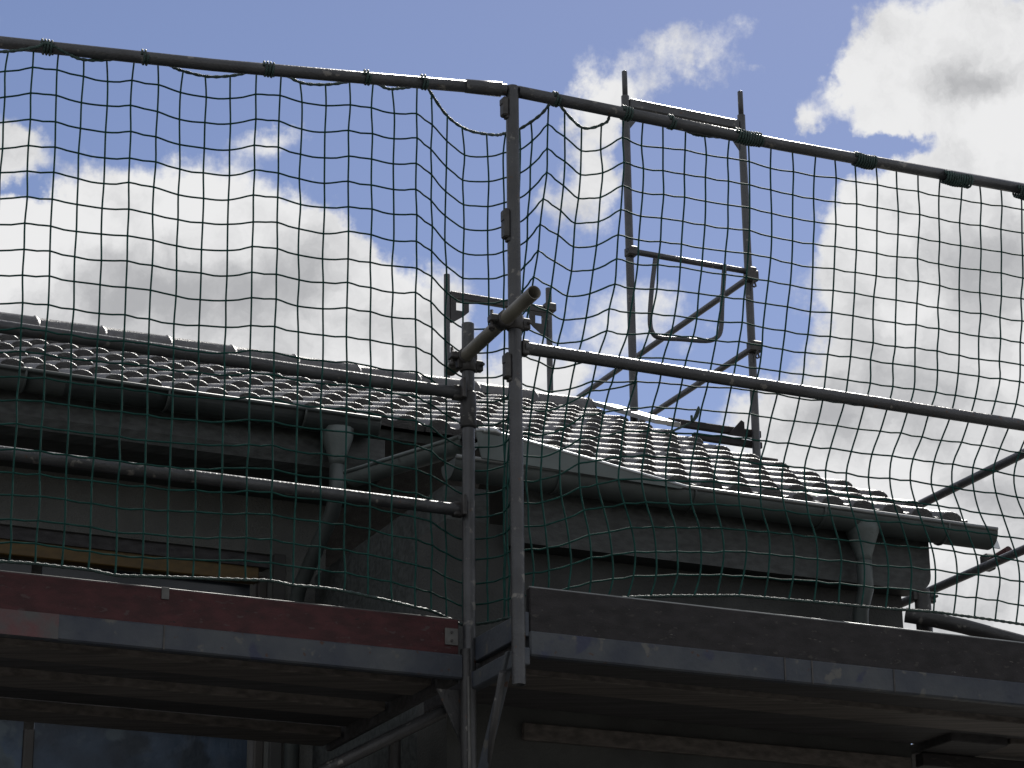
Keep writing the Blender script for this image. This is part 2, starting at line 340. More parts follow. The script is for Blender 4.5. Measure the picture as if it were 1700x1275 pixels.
# rear roof slope and boarding under the tiles
def slab(u0, u1, d0, d1, h0, h1):
    mb = MB(); pts = [roofp(u0, d0, h0), roofp(u1, d0, h0), roofp(u1, d1, h0), roofp(u0, d1, h0)]; mb.prism(pts, RN*(h1-h0)); return mb
roof = part('roof', slab(U_LEFT, -.03, DL+.03, DRIDGE, -.05, -.012).add(slab(U_STEP+.02, -.03, .03, DL+.028, -.05, -.012).v, slab(0, 1, 0, 1, 0, 1).f), 'cladding', house)
DB = NN*math.cos(PIT) + ZZ*math.sin(PIT); ap = roofp(0, DRIDGE, 0)
rb = MB(); e0_ = roofp(U_LEFT, DRIDGE, .01); e1_ = roofp(-.03, DRIDGE, .01); back = -NN*math.cos(PIT)*DRIDGE - ZZ*math.sin(PIT)*DRIDGE
rb.prism([e0_, e1_, e1_+back, e0_+back], -(ZZ*math.cos(PIT)-NN*math.sin(PIT))*.05); part('rear_slope', rb, 'tile', roof)
# --- one double-roll tile, local axes: x = along eave, y = up slope, z = roof normal
def tile_profile():
    p = []
    def roll(c):
        for k in range(7):
            t = math.pi*k/6; p.append((c-.053*math.cos(t), .006+.030*math.sin(t)**.9))
    p.append((-.15, .004)); roll(-.075-.012); p.append((-.012, .003)); roll(.075-.012); p.append((.132, .003)); p.append((.148, .008)); return p
TILT = .031
def make_tile():
    pr = tile_profile(); LEN = GA+.075; n_ = len(pr); v = []; f = []
    y0, y1 = -.02, LEN
    def zof(y): return TILT*(1-(y-y0)/GA)
    for (y, dz) in ((y0, -.005), (y0+.008, .0), (y1, 0)):
        for x, h in pr: v.append((x, y, h+zof(y)+dz+.006))
    for x, h in pr: v.append((x, y0+.004, max(h-.034, -.004)*.35+zof(y0)-.022))
    for a in (0, 1):
        for i in range(n_-1): f.append((a*n_+i, a*n_+i+1, (a+1)*n_+i+1, (a+1)*n_+i))
    for i in range(n_-1): f.append((3*n_+i, 3*n_+i+1, i+1, i))
    # right edge
    f.append((n_-1, 3*n_+n_-1, 2*n_+n_-1, n_+n_-1)); f.append((0, n_, 2*n_, 3*n_))
    me = bpy.data.meshes.new('roof_tile'); me.from_pydata(v, [], f)
    me.polygons.foreach_set('use_smooth', [len(p_) == 4 and i < (n_-1)*2 for i, p_ in enumerate(f)])
    me.materials.append(MT['tile']); me.update(); return me
tile_me = [make_tile()]
RM = Matrix.Identity(4)
for i in range(3): RM[i][0] = UU[i]; RM[i][1] = DD[i]; RM[i][2] = RN[i]
ROWS = int((DRIDGE-.03)/GA)
for r in range(ROWS+1):
    d = r*GA
    u_min = U_STEP if d < DL-.01 else U_LEFT
    c = 0
    while True:
        u = -TW/2 - c*TW
        if u - TW/2 < u_min - .1: break
        o = bpy.data.objects.new('roof_tile', tile_me[0]); COL.objects.link(o); o.parent = roof
        p = roofp(u + random.uniform(-.003, .003), d + random.uniform(-.004, .004), random.uniform(0, .004)) - HO
        mt = RM @ Matrix.Rotation(random.uniform(-.006, .006), 4, 'Z') @ Matrix.Rotation(random.uniform(-.02, .02), 4, 'Y'); mt.translation = Vector(p)
        o.matrix_local = mt; c += 1
# ridge caps: tapered half-round, each lapping over the next one to the right
def ridge_mesh():
    mb = MB(); seg = 12; st = [(0, .105), (.025, .118), (.03, .112), (.42, .092)]
    ring = []
    for y, r in st:
        ring += [np.array([-y, r*1.05*math.cos(math.pi*k/seg), r*.95*math.sin(math.pi*k/seg)-.01]) for k in range(seg+1)]
    n_ = seg+1; mb.add(ring, [(a*n_+i, a*n_+i+1, (a+1)*n_+i+1, (a+1)*n_+i) for a in range(3) for i in range(seg)], True)
    mb.add(ring[:n_], [tuple(range(n_))]); return mb.mesh('ridge_tile', (0, 0, 0))
rme = ridge_mesh(); rme.materials.append(MT['tile'])
RB = Matrix.Identity(4)
for i in range(3): RB[i][0] = UU[i]; RB[i][1] = NN[i]; RB[i][2] = ZZ[i]
for k in range(15):
    o = bpy.data.objects.new('ridge_tile', rme); COL.objects.link(o); o.parent = roof
    b = RB @ Matrix.Rotation(.045+random.uniform(-.008, .008), 4, 'Y'); b.translation = Vector(roofp(-.0-k*.365, DRIDGE, .01)-HO); o.matrix_local = b
# verge trim on the right gable: stepped dark verge pieces with a bright metal edge
part('verge_trim', MB().prism([roofp(.003, -.02, -.07), roofp(.003, DRIDGE, -.07), roofp(.003, DRIDGE, .02), roofp(.003, -.02, .0)], UU*.022), 'zinc', house)
for d in (3.1, 3.52):
    part('verge_cap', MB().prism([roofp(-.02, d, .075), roofp(-.02, d+.42, .075), roofp(-.02, d+.42, .1), roofp(-.02, d, .1)], UU*.16), 'flash', house)
# eave sheets under the first course
def eave_sheet(u0, u1, d0):
    a = [roofp(u0, d0+.12, .004), roofp(u0, d0-.045, -.004), roofp(u0, d0-.095, -.05)]; b = [p+UU*(u1-u0) for p in a]
    mb = MB(); mb.add(a+b, [(0, 1, 4, 3), (1, 2, 5, 4)]); a2 = [p-RN*.003 for p in a]; mb.add(a2+[p+UU*(u1-u0) for p in a2], [(3, 4, 1, 0), (4, 5, 2, 1)]); return mb
part('eave_flashing', eave_sheet(U_STEP, .14, 0), 'flash', house, 'bright sheet metal strip under the lowest right tiles')
# gutters
def gutter(u0, u1, nc, zc, r=.078):
    mb = MB(); seg = 14
    arc = lambda u, rr: [P(u, nc + rr*math.cos(math.pi+math.pi*k/seg), zc + rr*math.sin(math.pi+math.pi*k/seg)) for k in range(seg+1)]
    a, b = arc(u0, r), arc(u1, r); n_ = seg+1
    mb.add(a+b, [(i, i+1, n_+i+1, n_+i) for i in range(seg)], True)
    a2, b2 = arc(u0, r-.003), arc(u1, r-.003); mb.add(a2+b2, [(n_+i, n_+i+1, i+1, i) for i in range(seg)], True)
    for u, arcp in ((u0, a), (u1, b)): mb.prism(arcp, UU*(.004 if u == u1 else -.004))
    return mb
def bead(g, u0, u1, nc, zc, r, m): part('bead', MB().sweep([P(u0, nc+r, zc+.004), P(u1, nc+r, zc+.004)], .0095, 10), m, g)
qr = unz(on_n(1660, 893, ON+.16)); ql = unz(on_n(760, 748, ON+.16))
NG = ON + .075; zg = on_n(1270, 828, NG+.07)[2]
GR = gutter(ql[0], qr[0], NG, zg, .07)
g_r = part('gutter', GR, 'zinc', house, 'long zinc gutter under the right eave')
bead(g_r, ql[0], qr[0], NG, zg, .07, 'bead')
NGL = n_left + .075; zgl = on_n(300, 651, NGL+.066)[2]
uge = unz(on_n(634, 690, NGL+.08))[0]
g_l = part('gutter', gutter(OU+U_LEFT, uge, NGL, zgl, .066), 'zinc', house, 'zinc gutter under the left eave')
part('eave_flashing', eave_sheet(U_LEFT, uge-OU-.06, DL), 'zinc', house)
bead(g_l, OU+U_LEFT, uge, NGL, zgl, .066, 'zinc')
for k in range(4):
    ub = uge - .35 - k*.62
    part('bracket', MB().sweep([P(ub, NGL+.069*math.cos(math.pi+math.pi*j/10), zgl+.069*math.sin(math.pi+math.pi*j/10)) for j in range(11)], .006, 6), 'zinc', g_l)
for k in range(4):
    ub = qr[0] - .25 - k*.62
    part('bracket', MB().sweep([P(ub, NG+.073*math.cos(math.pi+math.pi*j/10), zg+.073*math.sin(math.pi+math.pi*j/10)) for j in range(11)], .006, 6), 'zinc', g_r)
# soffit boxes
def soffit(u0, u1, n0, n1, z0, z1, rr=.07):
    prof = [(n0, z1), (n0, z0+rr), (n0-rr*.3, z0+rr*.3), (n0-rr, z0), (n1, z0), (n1, z1)]
    return MB().prism([P(u0, a, b) for a, b in prof], UU*(u1-u0))
uso = unz(on_n(1541, 940, ON-.02))[0]
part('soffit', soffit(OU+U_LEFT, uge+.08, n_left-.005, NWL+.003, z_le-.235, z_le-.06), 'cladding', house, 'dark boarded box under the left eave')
sz0, sz1, su0 = OZ-.30, OZ-.06, OU+U_STEP-.45
szr = on_n(1530, 980, ON-.005)[2]; sz0 = min(sz0, szr); rr_ = .075
prof = [(su0, sz1), (su0, sz0)] + [(uso-rr_+rr_*math.sin(math.pi/2*k/6), sz0+rr_-rr_*math.cos(math.pi/2*k/6)) for k in range(7)] + [(uso, sz1)]
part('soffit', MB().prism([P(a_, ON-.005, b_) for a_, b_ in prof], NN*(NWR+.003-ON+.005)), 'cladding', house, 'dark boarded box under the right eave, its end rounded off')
part('cheek_wall', MB().box(P(OU+U_STEP-.6, (NWR+NWL)/2-.01, OZ/2), AX, (.099, (NWR-NWL)/2-.012, OZ/2-.05)), 'cladding', house)
# outlets and downpipes
def downpipe(u, nc, zc, nwall, zend, lab):
    seg = 14; mb = MB()
    mb.sweep([P(u, nc, zc-.05), P(u, nc, zc-.09), P(u, nc, zc-.19), P(u, nc, zc-.215)], [.075, .07, .036, .034], seg)
    o = part('downpipe', MB().sweep([P(u, nc, zc-.19), P(u, nc, zc-.34), P(u, nc-.05, zc-.42), P(u, nwall+.12, zc-.66), P(u, nwall+.07, zc-.74), P(u, nwall+.07, zend)], .034, seg), 'zinc', house, lab)
    part('funnel', mb, 'zinc_mid', o)
    for z in [q_ for q_ in (zc-.82, zc-1.6) if q_ > zend]: part('pipe_clip', MB().sweep([P(u, nwall+.07, z), P(u, nwall+.07, z+.03)], .04, 14), 'zinc', o)
ud = unz(on_n(560, 720, NGL))[0]; downpipe(ud, NGL, zgl, NWL, 2.2, 'left downpipe with funnel outlet')
ud = unz(on_n(1432, 890, NG))[0]; downpipe(ud, NG-.0, zg+.02, NWR, 3.95, 'right downpipe')
# peaked zinc trough at the step between the two eaves
apx = on_n(800, 716, ON-.42); v1 = on_n(1150, 812, ON+.10); l1 = on_n(588, 786, ON-1.05)
def trough(p, q_, r):
    t = (q_-p)/np.linalg.norm(q_-p); s_ = np.cross(t, ZZ); s_ = s_/np.linalg.norm(s_); 
    if s_@NN < 0: s_ = -s_
    up = np.cross(s_, t); up = up if up[2] > 0 else -up
    mb = MB(); seg = 12
    for rr in (r, r-.003):
        a = [p + s_*rr*math.cos(math.pi+math.pi*k/seg) + up*rr*math.sin(math.pi+math.pi*k/seg) for k in range(seg+1)]; n_ = seg+1
        mb.add(a+[x+(q_-p) for x in a], [(i, i+1, n_+i+1, n_+i) for i in range(seg)], True)
    mb.sweep([p+s_*r, q_+s_*r], .009, 8); return mb
NVP = NG + .09                                       # stands just in front of the gutter bead
top_r = on_n(812, 714, NVP); low_r = on_n(1140, 808, NVP)
top_l = on_n(790, 714, NVP)
panel = [top_l, top_r, low_r, on_n(1130, 811, NVP), on_n(876, 772, NVP), on_n(800, 760, NVP)]
vt = part('valley_panel', MB().prism(panel, -NN*.008), 'zinc_pale', house, 'peaked grey sheet where the two eaves meet')
part('edge_bead', MB().sweep([top_l-NN*.004, top_r-NN*.004, low_r-NN*.004], .008, 10), 'flash', vt)
arm_d = P(-.24, -.67, 0); 
la = top_l - NN*.06 - ZZ*.02
part('trough_arm', trough(la, on_n(588, 788, unz(la)[1]-.75), .052), 'zinc_mid', vt)
part('glint_cap', MB().sweep([top_l+UU*.03, (top_l+top_r)*.5+UU*.05+ZZ*.004, top_r+UU*.05-ZZ*.01], [.009, .016, .009], 10), 'flash', vt)  # bright bead added to draw the glint at the peak

# ================================================================== front scaffold
def PZ(px, py, nv): return on_n(px, py, nv)
ML = unz(PZ(777, 600, N_L)); MR = unz(PZ(857, 600, N_R))
Z_TOP = unz(PZ(848, 150, N_R))[2]; Z_MID = 4.90; Z_MIDR = 4.95; Z_LOW = 4.43; Z_BRD = 4.0; Z_DECK = 3.79
sl_ = thing('scaffold', 'left scaffold bay with two tied guard rails and a post at the inner corner', 'scaffold', P(ML[0], N_L, 0), 'front scaffold bays')
sr_ = thing('scaffold', 'right scaffold bay with tall round net post and sloping-away guard rails', 'scaffold', P(MR[0], N_R, 0), 'front scaffold bays')
ptop = unz(PZ(777, 538, N_L))[2]
part('post', MB().pipe(P(ML[0], N_L, .05), P(ML[0], N_L, ptop), .0245, 16), 'tube', sl_)
part('post', MB().pipe(P(ML[0]-3.6, N_L, .05), P(ML[0]-3.6, N_L, ptop), .0245, 16), 'tube', sl_)
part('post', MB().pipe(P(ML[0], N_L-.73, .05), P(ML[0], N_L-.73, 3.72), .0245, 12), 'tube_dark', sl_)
part('base_plate', MB().box(P(ML[0], N_L, .025), AX, (.075, .075, .02), .003), 'clamp', sl_)
part('spigot_sleeve', MB().sweep([P(ML[0], N_L, 4.76), P(ML[0], N_L, 4.77), P(ML[0], N_L, 4.90), P(ML[0], N_L, 4.91)], [.026, .032, .032, .026], 14), 'tube_dark', sl_)
u0l = ML[0]-3.6
for nm, z in (('mid', Z_MID), ('low', Z_LOW)):
    part('guard_rail', MB().pipe(P(u0l, N_L-.002, z), P(ML[0]-.03, N_L-.002, z), RT, 14), 'tube', sl_)
    part('rail_lug', MB().box(P(ML[0]-.045, N_L, z), AX, (.022, .018, .028), .005).box(P(ML[0]-.035, N_L+.034, z+.01), AX, (.008, .014, .04), .003), 'clamp', sl_)
# top rail of the net, left: runs to the tall post on the right line
tl0 = on_z(-60, 64, Z_TOP); tl1 = P(MR[0]-.03, N_R+.0, Z_TOP-.002)
tr1 = on_n(1760, 319, N_R); tr1 = P(unz(tr1)[0], N_R, Z_TOP+.02)
part('guard_rail', MB().sweep([tl0, tl0*.55+tl1*.45-ZZ*.012, tl1], RT, 14), 'tube', sl_, 'net top rail on the left')
part('rail_end', MB().sweep([tl1-(tl1-tl0)/np.linalg.norm(tl1-tl0)*.16, tl1-(tl1-tl0)/np.linalg.norm(tl1-tl0)*.02], [.027, .03], 12), 'tube', sl_)
zpb = unz(PZ(870, 1138, N_R))[2]
part('post', MB().pipe(P(MR[0]-.004, N_R, zpb), P(MR[0]-.004, N_R, Z_TOP+.015), .0255, 18), 'tube', sr_, 'tall round net post at the corner')
part('post', MB().pipe(P(MR[0]+3.0, N_R, .05), P(MR[0]+3.0, N_R, Z_TOP), .0245, 12), 'tube', sr_)
part('post', MB().pipe(P(MR[0]-.02, N_R-.42, .05), P(MR[0]-.02, N_R-.42, Z_DECK+.1), .0245, 12), 'tube_dark', sr_)
part('guard_rail', MB().sweep([P(MR[0]+.02, N_R, Z_TOP), P(MR[0]+1.2, N_R, Z_TOP-.004), tr1], RT, 14), 'tube', sr_, 'net top rail on the right')
part('guard_rail', MB().pipe(P(MR[0]+.03, N_R+.002, Z_MIDR), P(MR[0]+3.0, N_R+.002, Z_MIDR), RT, 14), 'tube', sr_)
part('rail_lug', MB().box(P(MR[0]+.035, N_R, Z_MIDR), AX, (.014, .02, .03), .005), 'clamp', sr_)
for (px, py, hh) in ((834, 178, .04), (837, 372, .06), (841, 608, .05)):          # wedge pockets on the post
    q = PZ(px+3, py, N_R); z = q[2]; mb = MB()
    mb.box(P(MR[0]-.038, N_R, z), AX, (.012, .02, hh), .006); mb.box(P(MR[0]-.046, N_R, z+hh*.5), AX, (.007, .014, hh*.35), .003); mb.box(P(MR[0]-.03, N_R, z-hh*.9), AX, (.006, .014, hh*.3), .003)
    part('wedge_pocket', mb, 'clamp', sr_)
# transverse bar and bracket at the deck corner
part('transom', MB().box(P(ML[0]+.02, (N_L+N_R)/2+.0, Z_DECK-.02), AX, (.022, (N_R-N_L)/2+.02, .032), .004), 'beam', sr_)
part('bracket_arm', MB().sweep([P(MR[0]-.03, N_R-.08, Z_DECK-.06), P(ML[0]+.04, N_L-.02, Z_DECK-.52)], .014, 10), 'tube_dark', sr_)
part('bracket_arm', MB().box(at(822, 1190, 9.12), (UU, (at(845, 1100, 9.08)-at(800, 1290, 9.16))/np.linalg.norm(at(845, 1100, 9.08)-at(800, 1290, 9.16)), NN), (.018, .25, .01), .003), 'beam', sr_)
part('post_bright_edge', MB().sweep([P(ML[0]-.02, N_L+.034, 3.78), P(ML[0]-.018, N_L+.036, 3.5), P(ML[0]-.02, N_L+.034, 3.2)], .006, 6), 'plate', sl_)  # pale strand stands in for the bright lit edge down the post
part('gusset', MB().prism([P(ML[0]-.12, N_L-.03, Z_DECK-.05), P(ML[0]-.02, N_L-.03, Z_DECK-.05), P(ML[0]-.02, N_L-.03, Z_DECK-.25)], -NN*.008), 'tube_dark', sl_)
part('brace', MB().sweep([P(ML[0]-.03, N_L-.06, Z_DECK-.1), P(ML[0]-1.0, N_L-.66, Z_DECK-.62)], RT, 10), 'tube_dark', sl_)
# right end: inner post stub and sloping tube
ps = at(1532, 1000, 10.55); pq = unz(ps)
part('post', MB().pipe(P(pq[0], pq[1], 3.9), P(pq[0], pq[1], unz(at(1532, 992, 10.55))[2]), .034, 14), 'tube_dark', sr_)
part('guard_rail', MB().sweep([at(1503, 1021, 10.45), at(1540, 1027, 10.44), at(1600, 1040, 10.42), at(1760, 1084, 10.4)], .032, 12), 'tube_dark', sr_, 'low tube wrapped by the net edge')
coupler(sr_, P(pq[0], pq[1], unz(at(1522, 990, 10.55))[2]), ZZ)

# toe boards
def board(u0, u1, nv, z0, z1, t=.016): return MB().box(P((u0+u1)/2, nv, (z0+z1)/2), AX, ((u1-u0)/2, t, (z1-z0)/2), .004)
tb1 = thing('toe_board', 'long dark red toe board standing on the left scaffold deck', 'toe board', P(ML[0]-1.5, N_L, Z_DECK), 'toe boards along the deck edges')
part('board', board(u0l, ML[0]-.045, N_L-.012, Z_DECK+.066, Z_BRD), 'red', tb1)
qe = unz(PZ(752, 1057, N_L+.01))
part('end_fitting', MB().box(P(qe[0]-.005, N_L+.007, qe[2]), AX, (.026, .003, .032), .001), 'plate', tb1, 'pale bolted end plate')
for dz in (-.016, .016): part('rivet', MB().sweep([P(qe[0]-.005, N_L+.008, qe[2]+dz), P(qe[0]-.005, N_L+.015, qe[2]+dz)], .005, 8), 'clamp', tb1)
qe = unz(PZ(275, 985, N_L+.01)); part('end_fitting', MB().box(P(qe[0], N_L+.006, Z_BRD-.018), AX, (.014, .003, .022), .001), 'plate', tb1)
tb2 = thing('toe_board', 'long blackish toe board standing on the right scaffold deck', 'toe board', P(MR[0]+1.5, N_R, Z_DECK), 'toe boards along the deck edges')
part('board', board(MR[0]+.04, MR[0]+3.5, N_R-.012, Z_DECK+.066, Z_BRD+.03), 'black', tb2)
part('lit_edge', MB().sweep([P(MR[0]+.04, N_R-.004, Z_BRD+.032), P(MR[0]+3.5, N_R-.004, Z_BRD+.032)], .004, 6), 'bead', tb2)  # pale strip stands in for sunlight along the board's top edge
part('lit_edge', MB().sweep([P(u0l, N_L-.004, Z_BRD+.002), P(ML[0]-.045, N_L-.004, Z_BRD+.002)], .003, 6), 'plate', tb1)  # same painted-in lit edge on the red board
tb3 = thing('toe_board', 'short grey toe board crossing between the two decks at the corner', 'toe board', P(ML[0], (N_L+N_R)/2, Z_DECK), 'toe boards along the deck edges')
part('board', MB().box(P(ML[0]+.03, (N_L+N_R)/2, Z_DECK+.1), AX, (.014, (N_R-N_L)/2+.01, .045), .003), 'beam', tb3)
part('end_fitting', MB().box(P(ML[0]+.046, N_R-.05, Z_DECK+.16), AX, (.004, .014, .075), .001), 'plate', tb3)

# decks: edge beam, planks and cross joists seen from below
def deck(label, u0, u1, nf, cols, redend=False):
    t = thing('scaffold_deck', label, 'scaffold deck', P((u0+u1)/2, nf-.4, Z_DECK), 'scaffold decks seen from below')
    eb = part('edge_beam', MB().box(P((u0+u1)/2, nf-.005, Z_DECK+.03), AX, ((u1-u0)/2, .02, .046), .006), 'beam', t)
    if redend:
        uu = unz(PZ(95, 1045, nf))[0]
        part('paint_band', MB().box(P((u0+uu)/2, nf+.0165, Z_DECK+.03), AX, ((uu-u0)/2, .0012, .044)), 'beam_red', t)
    for px in (270, ) if redend else (1300, 1345, 1480):
        uu = unz(PZ(px, 1060 if redend else 1120, nf))[0]
        part('joint_strip', MB().box(P(uu, nf+.0165, Z_DECK+.03), AX, (.003, .0015, .044)), 'clamp', t)
    x = nf-.03
    for k, (wd, m_, dz) in enumerate(cols):
        if m_: part('plank', MB().box(P((u0+u1)/2, x-wd/2, Z_DECK+.025+dz), AX, ((u1-u0)/2-.028-.01*(k % 2), wd/2-.006, .022), .004), m_, t)
        x -= wd
    part('end_beam', MB().box(P(u1-.0125 if redend else u0+.0125, nf-.03-sum(c[0] for c in cols)/2, Z_DECK+.02), AX, (.0115, sum(c[0] for c in cols)/2, .044), .003), 'wood_dark', t)
    return t
deck('left plank deck with blue-grey edge beam and paint flakes below the red board', u0l, ML[0]-.03, N_L,
     [(.16, 'wood_dark', .02), (.2, 'wood', 0), (.26, 'wood_dark', .03), (.18, 'wood', 0), (.3, 'wood_dark', .03), (.22, 'wood', -.01)], True)
deck('right plank deck with blue-grey edge beam below the blackish board', MR[0]+.035, MR[0]+3.5, N_R,
     [(.30, 'wood_dark', .02), (.22, 'wood', 0), (max(.05, N_R-.03-.52-NWR-.01), 'wood_dark', .03)])
gd = thing('scaffold_deck', 'dark deck running back along the gable, seen from below at the lower right corner', 'scaffold deck', P(UWR+.8, N_R-2, Z_DECK), 'scaffold decks seen from below')
for k in range(6):
    uc = UWR+.16+k*.3
    part('plank', MB().box(P(uc, (N_R-.7+NB)/2, Z_DECK+.02+.012*(k % 2)), AX, (.143, (N_R-.7-NB)/2, .022), .004), 'wood' if k % 3 == 1 else 'wood_dark', gd)
for k in range(4): part('transom', MB().box(P(UWR+.95, N_R-.95-k*.9, Z_DECK-.035), AX, (.93, .03, .028), .004), 'black', gd)
for py, hh in ((1158, .05), (1236, .034)):
    zz_ = on_n(1100, py, NWR)[2]
    part('wall_batten', MB().box(P((OU+U_STEP-.4+UWR)/2, NWR+.014, zz_), AX, ((UWR-OU-U_STEP+.36)/2, .012, hh), .003), 'wood', house)

# tie tube
tt0 = at(748, 614, 9.93); tt1 = at(887, 482, 9.18); tt1[2] = tt0[2] if abs(tt1[2]-tt0[2]) < .03 else tt1[2]
tie = thing('tie_tube', 'short open-ended tube clamped across the corner post and poking towards the viewer', 'scaffold tube', tt0)
part('tube', MB().pipe(tt0, tt1, .0262, 18, .0035), 'tube_yellow', tie)
ta = (tt1-tt0)/np.linalg.norm(tt1-tt0)
def closest(pu, pn): 
    # parameter where the tube passes the post (u, n)
    return tt0 + ta*max(0, ((P(pu, pn, tt0[2])-tt0)@ta))
c1 = closest(MR[0], N_R); c2 = closest(ML[0], N_L)
coupler(tie, c1, ta); coupler(tie, P(MR[0]-.004, N_R, c1[2]-.005), ZZ); coupler(tie, c2, ta); coupler(tie, P(ML[0], N_L, c2[2]-.03), ZZ)

# ================================================================== far scaffolds
def gusset(p, dx, dz, w_, h_, t=.006):
    """cut-out corner plate: outer outline minus a square window, built as four strips"""
    mb = MB(); ax = (dx, dz, np.cross(dx, dz))
    def strip(a0, a1, b0, b1): mb.box(p + dx*(a0+a1)/2*w_ + dz*(b0+b1)/2*h_, ax, (abs(a1-a0)/2*w_, abs(b1-b0)/2*h_, t))
    strip(0, 1, 0, .28); strip(0, .3, .28, .62); strip(.68, 1, .28, .62)
    q = [p+dz*.62*h_, p+dx*w_+dz*.62*h_, p+dx*w_*.75+dz*.8*h_, p+dx*w_*.1+dz*h_*1.15, p+dz*h_*1.15]
    mb.prism([x-ax[2]*t for x in q], ax[2]*2*t); return mb
fb0 = unz(at(1049, 554, 14.6)); fb1 = unz(on_n(1247, 554, fb0[1]))
gs = thing('scaffold', 'tall end frame of the gable scaffold with a hanging hoop guard beyond the roof', 'scaffold', P(*fb0[:2], 0), 'scaffolds beyond the roof')
def zf(px, py): return unz(on_n(px, py, fb0[1]))[2]
for q, pa, pb in ((fb0, (1036, 119), (1038, 160)), (fb1, (1230, 153), (1232, 192))):
    zt_, zs = zf(*pa), zf(*pb)
    part('post', MB().pipe(P(q[0], q[1], .05), P(q[0], q[1], zs), .0242, 14), 'tube', gs)
    part('spigot', MB().sweep([P(q[0], q[1], zs-.02), P(q[0], q[1], zt_), P(q[0], q[1], zt_+.004)], [.0165, .0165, .012], 12), 'tube', gs)
zc = zf(1130, 190); um = (fb0[0]+fb1[0])/2; hw = (fb1[0]-fb0[0])/2
part('crossbar', MB().box(P(um, fb0[1], zc), AX, (hw-.024, .024, .033), .008), 'tube', gs)
for s, q in ((1, fb0), (-1, fb1)):
    a = P(q[0]+s*.024, q[1]-.004, zc-.035); part('gusset', MB().prism([a, a+UU*s*.09, a+UU*s*.075-ZZ*.03, a-ZZ*.13], NN*.008), 'tube', gs)
zm = zf(1140, 440)
part('guard_rail', MB().sweep([P(fb0[0]-.03, fb0[1]+.03, zm+.012), P(fb1[0]+.02, fb0[1]+.03, zm+.012)], .018, 12), 'tube', gs)
for u_ in (fb0[0], fb1[0]): part('clamp', MB().box(P(u_, fb0[1]+.02, zm+.012), AX, (.03, .036, .03), .008), 'clamp', gs)
HP = [(1088, 430), (1082, 480), (1079, 530), (1083, 552), (1096, 561), (1130, 563), (1172, 566), (1190, 560), (1197, 545), (1199, 500), (1203, 440)]
part('hoop_guard', MB().sweep(spline([on_n(a, b, fb0[1]+.05) for a, b in HP], 4), .0145, 10), 'tube', gs)
for (px, py) in ((1240, 461), (1242, 578)):
    p1 = P(fb1[0], fb0[1]+.03, zf(px, py)); p0 = p1 - NN*2.6
    part('guard_rail', MB().pipe(p0, p1, .0195, 12), 'tube', gs)
    cl = MB().box(p1, AX, (.04, .03, .035), .008); cl.sweep([p1+UU*.0-ZZ*.03+NN*.03, p1-ZZ*.075+NN*.03-UU*.012, p1-ZZ*.08+NN*.03, p1-ZZ*.075+NN*.03+UU*.012, p1-ZZ*.03+NN*.03], .006, 6)
    part('clamp', cl, 'clamp', gs)
# deck beyond the verge
dk = thing('scaffold_deck', 'small dark deck with toe boards standing beyond the roof verge', 'scaffold deck', P(um, fb0[1], 5.0), 'scaffold decks seen from below')
for (pa, pb, h_) in (((1108, 700), (1262, 722), .022), ((1150, 722), (1264, 742), .02)):
    a = on_n(*pa, fb0[1]-.05); b = on_n(*pb, fb0[1]-.05); c = (a+b)/2; hl = np.linalg.norm(b-a)/2
    part('toe_board', MB().box(c, AX, (hl, .016, h_), .004), 'black', dk)
a = on_n(1208, 722, fb0[1]-.02); part('corner_plate', MB().prism([a, a+UU*.11, a+UU*.11+ZZ*.09, a+UU*.09+ZZ*.1], NN*.01), 'black', dk)
zd = on_n(1200, 745, fb0[1])[2]
for k in range(2): part('plank', MB().box(P(um+.1, fb0[1]-.25-k*.34, zd), AX, (hw+.1, .16, .022), .004), 'wood_dark', dk)
# gable rails nearer to the viewer (lower level)
lg = thing('scaffold', 'lower guard rails of the gable scaffold slanting past the gutter end', 'scaffold', P(*unz(at(1620, 845, 12.4))[:2], 0), 'scaffolds beyond the roof')
for (px, py) in ((1620, 792), (1612, 951)):
    c = at(px, py, 12.6); part('guard_rail', MB().pipe(c-NN*1.1, c+NN*1.5, .0225, 12), 'tube', lg)
c = at(1640, 934, 12.55); part('clamp', MB().box(c, AX, (.03, .03, .04), .008), 'clamp', lg)
part('paint_mark', MB().sweep([at(1648, 931, 12.5), at(1676, 914, 12.42)], .0245, 12), 'red', lg)
cq = unz(at(1612, 951, 12.6)+NN*1.45); part('post', MB().pipe(P(cq[0], cq[1], .05), P(cq[0], cq[1], cq[2]+1.0), .0242, 12), 'tube', lg)
# small far frame behind the ridge
fc0 = unz(at(742, 530, 16.4)); fc1 = unz(on_n(912, 560, fc0[1]))
ff = thing('scaffold', 'small distant scaffold frame with cut-out corner plates behind the ridge', 'scaffold', P(*fc0[:2], 0), 'scaffolds beyond the roof')
for q, py in ((fc0, 456), (fc1, 479)):
    z = unz(on_n(742 if q is fc0 else 912, py, fc0[1]))[2]
    part('post', MB().pipe(P(q[0], q[1], .05), P(q[0], q[1], z), .0205, 12), 'tube', ff)
zc = unz(on_n(828, 503, fc0[1]))[2]; um = (fc0[0]+fc1[0])/2; hw = (fc1[0]-fc0[0])/2
part('crossbar', MB().box(P(um, fc0[1], zc), AX, (hw-.02, .02, .026), .006), 'tube_dark', ff)
for s, q in ((1, fc0), (-1, fc1)): part('gusset', gusset(P(q[0]+s*.02, q[1]+.01, zc-.0), UU*s, -ZZ, .13, .17), 'tube_dark', ff)
part('clamp', MB().box(P(fc1[0], fc0[1]+.01, zc+.02), AX, (.04, .03, .03), .008), 'clamp', ff)

